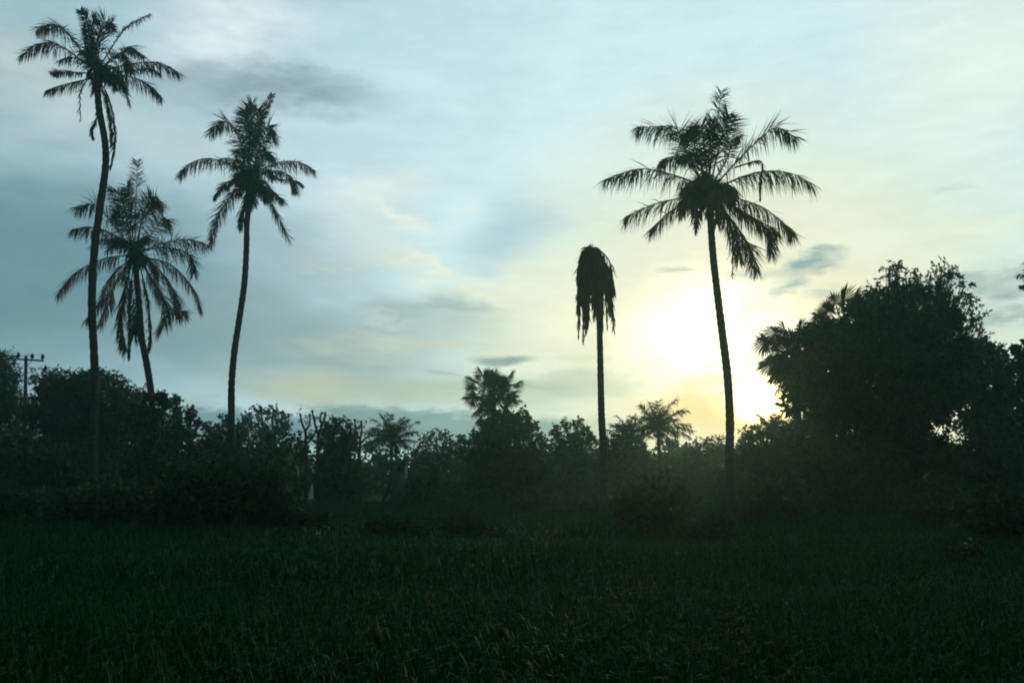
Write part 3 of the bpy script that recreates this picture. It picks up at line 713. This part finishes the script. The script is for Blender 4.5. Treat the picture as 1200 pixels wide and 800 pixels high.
tree('airy flat topped tree between the hazy palm and the fan palm', 76, 512, [(499, 514, 8, 5), (511, 508, 9, 5), (522, 511, 8, 5), (494, 526, 10, 7), (515, 527, 12, 8), (532, 520, 8, 6), (540, 512, 5, 4), (505, 545, 16)], 109, 'leaf', 65, 8, .4, .2, .06)
tree('large dark tree below the tall fan palm at the centre', 62, 592, [(602, 498, 18), (577, 505, 19), (620, 496, 10), (588, 488, 14), (612, 486, 9), (624, 508, 12), (632, 520, 11), (560, 520, 16), (590, 535, 34), (562, 548, 18), (625, 545, 20), (585, 575, 30), (615, 580, 24), (545, 530, 11)], 110, 'leaf_dark', 85, 9, .5, .2, .07)
tree('ragged leafy tree left of the dead palm', 72, 668, [(650, 502, 7), (663, 497, 7), (676, 494, 7), (686, 502, 6), (655, 514, 11), (676, 514, 12), (692, 510, 5), (665, 535, 20), (685, 540, 16)], 111, 'leaf', 70, 8, .4, .22, .07)
tree('low bushy tree right of the dead palm trunk', 66, 722, [(720, 514, 9), (712, 522, 10), (735, 522, 13), (748, 528, 12), (722, 540, 20), (752, 548, 18)], 112, 'leaf', 75, 8, .4, .2, .06)
tree('low tree left of the large palm trunk below the glow', 76, 832, [(815, 520, 7), (829, 516, 7), (843, 517, 8), (835, 530, 16), (812, 538, 16), (858, 532, 12)], 113, 'leaf', 75, 8, .4, .2, .06)
tree('thick tree under the sun between the large palm and the big tree', 58, 910, [(874, 508, 9), (888, 506, 10), (925, 498, 10), (942, 496, 14), (892, 528, 20), (920, 530, 24), (945, 525, 20), (900, 560, 26), (940, 565, 28), (872, 535, 14)], 114, 'leaf_dark', 80, 9, .45, .2, .06)
tree('biggest tree at right with feathery top hiding the sun edge', 44, 1030,
  [(1052, 340, 12), (1046, 325, 6), (1070, 345, 14), (1092, 345, 13), (1108, 324, 5), (1114, 340, 8), (1030, 347, 12), (1124, 348, 8), (1010, 368, 22), (1045, 372, 30), (1085, 372, 28), (1112, 368, 15), (1128, 385, 8), (1136, 378, 5),
   (972, 395, 22), (1005, 410, 36), (1055, 418, 42), (1092, 415, 28), (958, 428, 24), (948, 456, 22), (1000, 465, 42), (1060, 475, 42), (1098, 468, 26), (962, 500, 22), (1012, 535, 38), (1080, 540, 42), (965, 550, 30), (940, 396, 12), (946, 424, 15), (932, 450, 12), (930, 472, 12), (1130, 410, 18), (1120, 450, 22), (1041, 317, 5), (1052, 312, 4), (1076, 323, 6), (1104, 313, 5), (1114, 319, 4), (1129, 336, 5), (1139, 352, 4.5), (1146, 371, 5), (1150, 388, 5), (1062, 325, 5), (1090, 326, 5), (1020, 341, 5)], 115, 'leaf', 120, 11, .55, .21, .06, trunk_r=.34, lacy=True)
tree('loose leafed tree with sky gaps right of the biggest tree', 49, 1150, [(1138, 402, 10), (1155, 400, 9), (1168, 408, 9), (1176, 418, 7), (1132, 428, 12), (1150, 425, 12), (1170, 436, 11), (1135, 455, 15), (1160, 462, 17), (1182, 460, 13), (1150, 495, 28), (1180, 510, 26), (1140, 540, 30), (1178, 555, 28), (1148, 412, 16), (1168, 425, 16), (1140, 445, 18), (1185, 440, 16), (1165, 480, 24)], 116, 'leaf', 85, 9, .5, .19, .06)
tree('dark tree cut by the right edge', 40, 1212, [(1190, 408, 5), (1203, 408, 11), (1198, 425, 11), (1218, 425, 22), (1205, 455, 20), (1225, 480, 32), (1200, 500, 24), (1215, 550, 34)], 117, 'leaf_dark', 80, 9, .4, .18, .06)

def bare_tree(label, D, base_x, trunk, limbs, seed, tufts=True):
    rng = np.random.default_rng(seed); k = D / FPX; base = at(base_x, 560, D); base[2] = 0
    root = empty('bare_tree', base, label, 'tree', 'bare pollarded trees in the tree line')
    mb = MB(); lb = MB()
    tp = [at(x, y, D) - base for x, y in trunk]; tp[0][2] = -.1
    tube(mb, catmull(tp, 10), np.linspace(.13, .09, 10), 7)
    for l in limbs:
        dz_ = rng.uniform(-.8, .8)
        lp = catmull([at(x, y, D + dz_ * i / len(l)) - base for i, (x, y) in enumerate(l)], 8)
        tube(mb, lp, np.linspace(.085, .05, 8), 6); ball(mb, lp[-1], .10, 6, 4)
        for _ in range(5):
            i = rng.integers(3, 8); e = lp[i] + unit(rng.normal(size=3) + np.array([0, 0, .5])) * rng.uniform(.2, .5)
            tube(mb, [lp[i], (lp[i] + e) / 2 + rng.normal(size=3) * .03, e], [.022, .016, .008], 4)
            if tufts: sprigs(lb, rng, e[None], unit(rng.normal(size=(1, 3))), 6, .15, .14, .04)
    mb.obj('trunk', MT['bark'], root, smooth=True)
    if tufts: tag(lb.obj('crown', MT['leaf'], root), kind='stuff')
bare_tree('bare pollarded tree with Y fork beside the umbrella tree', 58, 358, [(358, 586), (359, 545), (358, 505)], [[(358, 505), (354, 496), (352, 486)], [(358, 505), (363, 496), (363, 486)], [(359, 520), (367, 512), (370, 505)], [(358, 530), (350, 520), (349, 513)]], 201)
bare_tree('bare lopped tree with three stubs left of the dense block tree', 57, 373, [(372, 586), (372, 540), (373, 510)], [[(373, 510), (369, 496), (366, 482)], [(373, 510), (377, 498), (375, 490), (377, 484)], [(375, 500), (380, 492), (381, 484)], [(372, 520), (364, 514), (360, 512)]], 202)
bare_tree('thin bare tree between the dense block tree and the hazy palm', 62, 422, [(421, 586), (421, 545), (422, 515)], [[(422, 515), (424, 503), (423, 494)], [(422, 515), (417, 505), (416, 492)], [(422, 520), (430, 512), (436, 510)], [(421, 530), (414, 522), (412, 515)]], 203)

# ------------------------------------------------------------------ bushes
def bush(label, D, clumps, seed, m='bush', dens=85, ll=.16, lw=.05, per=9, name='bush', cat='bush', tl=.35):
    rng = np.random.default_rng(seed); k = D / FPX
    bx = np.mean([c[0] for c in clumps]); base = at(bx, 560, D); base[2] = 0
    root = empty(name, base, label, cat)
    mb = MB(); lb = MB()
    for c in clumps:
        p = at(c[0], c[1], D + rng.uniform(-.4, .4)) - base; r = c[2] * k; rz = (c[3] if len(c) > 3 else c[2] * .85) * k
        for p2, s in ((p, 1), (p + np.array([rng.uniform(-.3, .3) * r, -.7 * r, -.25 * r]), .75), (p + np.array([rng.uniform(-.3, .3) * r, .7 * r, -.25 * r]), .75)):
            p2 = p2.copy(); p2[2] = max(p2[2], rz * s * .75)
            for _ in range(3):
                e = p2 + rng.normal(size=3) * np.array([r, r, rz]) * .35
                st = np.array([p2[0] * .6 + rng.normal() * .08, p2[1] * .6 + rng.normal() * .08, -.05])
                tube(mb, catmull([st, (st + e) / 2 + rng.normal(size=3) * .08, e], 5), np.linspace(.025, .008, 5), 4, cap=False)
            clump_leaves(lb, rng, p2, (r * s, r * s, rz * s), dens, per, min(tl, r * .6), ll, lw, .3)
    mb.obj('stem', MT['bark'], root); tag(lb.obj('foliage', MT[m], root), kind='stuff')
    return root
bush('large dark thicket bush on the left side of the field', 30, [(225, 570, 34), (265, 562, 34), (300, 572, 30), (205, 590, 24), (245, 590, 34), (290, 594, 32), (330, 592, 22), (318, 560, 16), (355, 603, 14, 10), (375, 608, 12, 7)], 301, dens=130)
bush('low black bush between the large thicket and the left edge', 31.5, [(95, 590, 22), (125, 580, 20), (150, 588, 22), (178, 592, 20), (75, 598, 16)], 302, dens=130)
bush('grey green shrub at the left edge of the field', 34, [(5, 585, 20), (35, 588, 18), (-20, 580, 24), (55, 594, 12)], 303, 'leaf', dens=100)
bush('bush left of the large palm base', 27, [(740, 592, 20), (765, 582, 25), (790, 590, 20), (752, 608, 20), (780, 610, 20)], 304, 'leaf', dens=140, ll=.13, lw=.035)
bush('small round bush just left of the large palm base', 23, [(826, 616, 11), (840, 612, 12), (848, 622, 9)], 305, dens=170, ll=.11, lw=.035)
bush('dark rounded bush near the right edge of the field', 21, [(1145, 592, 20), (1172, 588, 22), (1198, 596, 24), (1160, 612, 24), (1190, 620, 24)], 306, dens=190, ll=.12, lw=.04)
bush('small dark shrub in the grass in front of the right bush', 16.5, [(1122, 648, 9), (1136, 642, 11), (1140, 655, 10)], 307, dens=260, ll=.09, lw=.028)
bush('pale green shrub before the biggest tree', 30, [(1088, 582, 16), (1100, 568, 14), (1075, 596, 14), (1112, 596, 14)], 308, 'leaf', dens=120, ll=.14)
bush('low weed patch in the middle of the field, left of two', 26, [(438, 616, 10, 7), (455, 612, 12, 8), (472, 614, 11, 8), (490, 618, 10, 6)], 309, dens=170, ll=.11, lw=.03, name='weed_patch', cat='weeds')
bush('low weed patch in the middle of the field, right of two', 26, [(528, 614, 12, 8), (546, 610, 12, 9), (566, 616, 12, 7), (585, 620, 8, 5)], 310, dens=170, ll=.11, lw=.03, name='weed_patch', cat='weeds')
bush('leafy shrub hiding the right side of the pale shed', 50, [(484, 566, 10), (492, 578, 12), (482, 586, 9)], 311, 'leaf', dens=110, ll=.15)
bush('shrub at the foot of the dead palm', 41, [(690, 590, 14), (668, 592, 13), (712, 592, 10), (650, 596, 10)], 312, 'leaf', dens=100, ll=.15)
bush('shrub between the central tree and the dead palm', 46, [(630, 585, 16), (610, 590, 12), (648, 590, 12)], 313, 'leaf', dens=100, ll=.15)
bush('shrub at the foot of the large palm on its right', 33, [(885, 585, 18), (910, 580, 18), (935, 590, 16), (870, 598, 10)], 314, 'leaf', dens=110, ll=.15)
bush('wide shrub before the trunk of the biggest tree', 38, [(975, 582, 20), (1005, 578, 20), (1035, 584, 20), (1055, 590, 14)], 315, 'leaf', dens=100, ll=.15)

# ------------------------------------------------------------------ woodland mass and undergrowth
def mass(name, label, cat, D0, D1, px0, px1, step, ytop, jit, r, seed, m, dens, ll, lw, skip=None, tops=None):
    rng = np.random.default_rng(seed); lb = MB(); px = px0
    while px < px1:
        D = rng.uniform(D0, D1); k = D / FPX; x = px + rng.uniform(-step, step) * .5
        yt = ytop + rng.uniform(-jit, jit); yb = 560 + 1662 / D
        if not (skip and any(a < x < b for a, b in skip)):
            y = yt + r
            while y < yb:
                rr = r * rng.uniform(.8, 1.25) * k
                p = at(x + rng.uniform(-.5, .5) * r, y, D + rng.uniform(-2, 2)); p[2] = max(p[2], rr * .5)
                clump_leaves(lb, rng, p, (rr, rr, rr * .8), dens, 8, min(.5, rr * .6), ll, lw, .25)
                y += r * 1.1
            bs = at(x, 560, D); bs[2] = -.1; tp = at(x, yt + r, D)
            tube(lb, catmull([bs, (bs + tp) / 2 + rng.normal(size=3) * .2, tp], 6), np.linspace(.13, .04, 6), 5, cap=False)
        px += step * rng.uniform(.7, 1.3)
    return tag(lb.obj(name, MT[m]), label, cat, kind='stuff')
mass('far_woodland', 'hazy far woodland closing off the field behind the tree line', 'woodland', 84, 105, -330, 1530, 15, 522, 10, 14, 401, 'leaf', 22, .36, .12)
mass('undergrowth', 'dark undergrowth below the left trees', 'undergrowth', 46, 60, -120, 352, 17, 514, 12, 15, 402, 'leaf_dark', 60, .22, .07)
mass('undergrowth', 'hazy undergrowth below the central trees', 'undergrowth', 62, 74, 378, 880, 16, 541, 10, 13, 403, 'leaf', 55, .24, .08, skip=[(438, 486)])
mass('undergrowth', 'dark undergrowth below the biggest right tree', 'undergrowth', 44, 56, 925, 1330, 18, 500, 20, 17, 404, 'leaf_dark', 60, .2, .065)

# ------------------------------------------------------------------ utility pole and wires
def pole():
    D = 60; k = D / FPX; base = at(30, 560, D); base[2] = 0
    root = empty('utility_pole', base, 'wooden utility pole with crossarm and three insulators at the left edge', 'utility pole')
    top = at(30.5, 417, D) - base; L = {}
    mb = MB(); tube(mb, catmull([(0, 0, -.2), top * np.array([.5, 0, .5]), top], 12), np.linspace(.15, .10, 12), 10); mb.obj('post', MT['wood'], root, True)
    a = at(21.5, 421, D) - base; b = at(52.5, 423, D) - base; a[1] -= .16; b[1] -= .16
    c = (a + b) / 2; ang = math.atan2(b[2] - a[2], b[0] - a[0]); R = [[math.cos(ang), 0, -math.sin(ang)], [0, 1, 0], [math.sin(ang), 0, math.cos(ang)]]
    mb = MB(); box(mb, c, (np.linalg.norm(b - a), .10, .12), R); mb.obj('crossarm', MT['wood'], root)
    mb = MB(); tube(mb, [at(39, 423, D) - base + np.array([0, -.2, 0]), at(31.5, 431, D) - base + np.array([0, -.14, 0])], [.025, .025], 5); mb.obj('brace', MT['metal'], root)
    tops = []
    for x, y in ((22.8, 420), (39, 421.3), (51.2, 422)):
        p = at(x, y, D) - base; p[1] -= .16; mb = MB()
        tube(mb, [p, p + UP * .08, p + UP * .09, p + UP * .20, p + UP * .21, p + UP * .34, p + UP * .40], [.04, .04, .13, .10, .12, .09, .04], 10)
        mb.obj('insulator', MT['ceramic'], root, True); tops.append(p + UP * .4)
    # wires run left to the next pole outside the picture
    off = np.array([-46., 6., .3]); names = ('nearest the pole left end', 'in the middle of the crossarm', 'on the right end of the crossarm')
    r2 = root.copy(); col.objects.link(r2); r2.location = tuple(base + off * np.array([1, 1, 0])); r2['label'] = 'utility pole standing outside the left edge of the picture'
    for ch in list(root.children):
        c2 = ch.copy(); col.objects.link(c2); c2.parent = r2
    for p, nm in zip(tops, names):
        s = np.linspace(0, 1, 24)[:, None]
        pts = base + p + off * np.array([1, 1, 0]) * s - UP * (.9 * 4 * s * (1 - s))
        mb = MB(); tube(mb, pts, .012, 4); tag(mb.obj('power_wire', MT['wire']), 'thin power wire held by the insulator ' + nm, 'wire', 'power wires')
    s = np.linspace(0, 1, 24)[:, None]; p = np.array([0, -.12, (at(30, 436, D) - base)[2]])
    mb = MB(); tube(mb, base + p + off * np.array([1, 1, 0]) * s - UP * (.8 * 4 * s * (1 - s)), .022, 5)
    tag(mb.obj('power_cable', MT['wire']), 'thicker low cable leaving the utility pole to the left', 'wire', 'power wires')
pole()

# ------------------------------------------------------------------ shed, cloth, stake
def shed():
    D = 54; k = D / FPX; base = at(470, 560, D); base[2] = 0
    root = empty('shed', base, 'narrow pale plastered shed with lean-to sheet under the small hazy palm', 'shed')
    h = 2.5; w = .7; dp = 1.6; t = .12; x0 = -.52
    # window opening near the top of the front wall
    wx0, wx1, wz0, wz1 = x0 + .28, x0 + .68, 1.98, 2.22
    mb = MB()
    box(mb, ((x0 + wx0) / 2, 0, h / 2), (wx0 - x0, t, h)); box(mb, ((wx1 + x0 + w) / 2, 0, h / 2), (x0 + w - wx1, t, h))
    box(mb, ((wx0 + wx1) / 2, 0, wz0 / 2), (wx1 - wx0, t, wz0)); box(mb, ((wx0 + wx1) / 2, 0, (wz1 + h) / 2), (wx1 - wx0, t, h - wz1))
    box(mb, (x0 + t / 2, dp / 2 + t / 2, h / 2), (t, dp, h)); box(mb, (x0 + w - t / 2, dp / 2 + t / 2, h / 2), (t, dp, h)); box(mb, (x0 + w / 2, dp + t, h / 2), (w - .01, t, h))
    mb.obj('wall', MT['plaster'], root)
    mb = MB(); box(mb, (x0 + w / 2, dp / 2, h + .06), (w + .3, dp + .5, .1)); mb.obj('roof', MT['sheet'], root)
    wn = MB(); box(wn, ((wx0 + wx1) / 2, .02, (wz0 + wz1) / 2), (wx1 - wx0 - .02, .02, wz1 - wz0 - .02)); wo_ = wn.obj('window', MT['glass'], root)
    fr = MB(); box(fr, ((wx0 + wx1) / 2, -.07, wz0 - .02), (wx1 - wx0 + .1, .05, .04)); fr.obj('sill', MT['plaster'], wo_)
    # corrugated sheet leaning from the wall to the ground at left
    n = 40; y = np.linspace(.1, 1.7, n); z = .03 * np.sin(np.arange(n) * math.pi / 2)
    a = np.stack([np.full(n, x0 - .02), y, 1.75 + z], -1); b = np.stack([np.full(n, x0 - .75), y, .02 + z], -1)
    v = np.concatenate([a, b]); i = np.arange(n - 1)
    v2 = v + np.array([-.012, 0, .012]); m2 = MB(); m2.add(np.concatenate([v, v2]), np.concatenate([np.stack([i, i + 1, i + 1 + n, i + n], -1), np.stack([i + 2 * n, i + 3 * n, i + 1 + 3 * n, i + 1 + 2 * n], -1)]))
    m2.obj('leaning_sheet', MT['sheet'], root, True)
shed()
def cloth():
    D = 38; base = at(364, 560, D); base[2] = 0; root = empty('hanging_cloth', base, 'small white cloth hung on a stick beside the large thicket', 'cloth')
    k = D / FPX; top = at(366, 567, D) - base
    mb = MB(); tube(mb, catmull([(top[0] + .02, 0, -.1), (top[0] + .03, .01, top[2] * .6), top + UP * .12], 6), .014, 6); mb.obj('stick', MT['wood'], root)
    n = 26; m = 9; v = []
    for j in range(m):
        f = j / (m - 1); z = top[2] - f * 17 * k + .02; r = (.02 + .075 * f ** .8); cx = top[0] - .06 * f
        for i in range(n):
            a = 2 * math.pi * i / n; rr = r * (1 + .28 * math.sin(a * 5 + f) * f)
            v.append((cx + rr * math.cos(a), rr * math.sin(a) * .7, z + (.03 * math.sin(a * 2) if j == m - 1 else 0)))
    q = [(j * n + i, j * n + (i + 1) % n, (j + 1) * n + (i + 1) % n, (j + 1) * n + i) for j in range(m - 1) for i in range(n)]
    c = MB(); c.add(v, q); c.obj('cloth', MT['cloth'], root, True)
cloth()
def stake():
    D = 19; base = at(928, 560, D); base[2] = 0; mb = MB()
    h = (at(928, 600, D) - base)[2]
    tube(mb, catmull([(0, 0, -.1), (.01, 0, h * .5), (-.01, .01, h)], 8), np.linspace(.014, .009, 8), 6)
    o = mb.obj('wooden_stake', MT['wood'], None, True); o.location = tuple(base)
    tag(o, 'thin upright stick standing in the grass right of the large palm', 'stake')
stake()

# ------------------------------------------------------------------ air
mb = MB(); box(mb, (0, 0, 14), (620, 620, 31))
hz = mb.obj('haze', MT['soil']); hz['kind'] = 'stuff'; hz['label'] = 'thin evening haze filling the air over the field'
hm = bpy.data.materials.new('evening_haze'); hm.use_nodes = True; ht = hm.node_tree; ht.nodes.clear()
pv = ht.nodes.new('ShaderNodeVolumePrincipled'); ho = ht.nodes.new('ShaderNodeOutputMaterial')
pv.inputs['Color'].default_value = (.52, .90, .80, 1); pv.inputs['Density'].default_value = .0010; pv.inputs['Anisotropy'].default_value = .78
ht.links.new(pv.outputs[0], ho.inputs['Volume'])
hz.data.materials.clear(); hz.data.materials.append(hm)
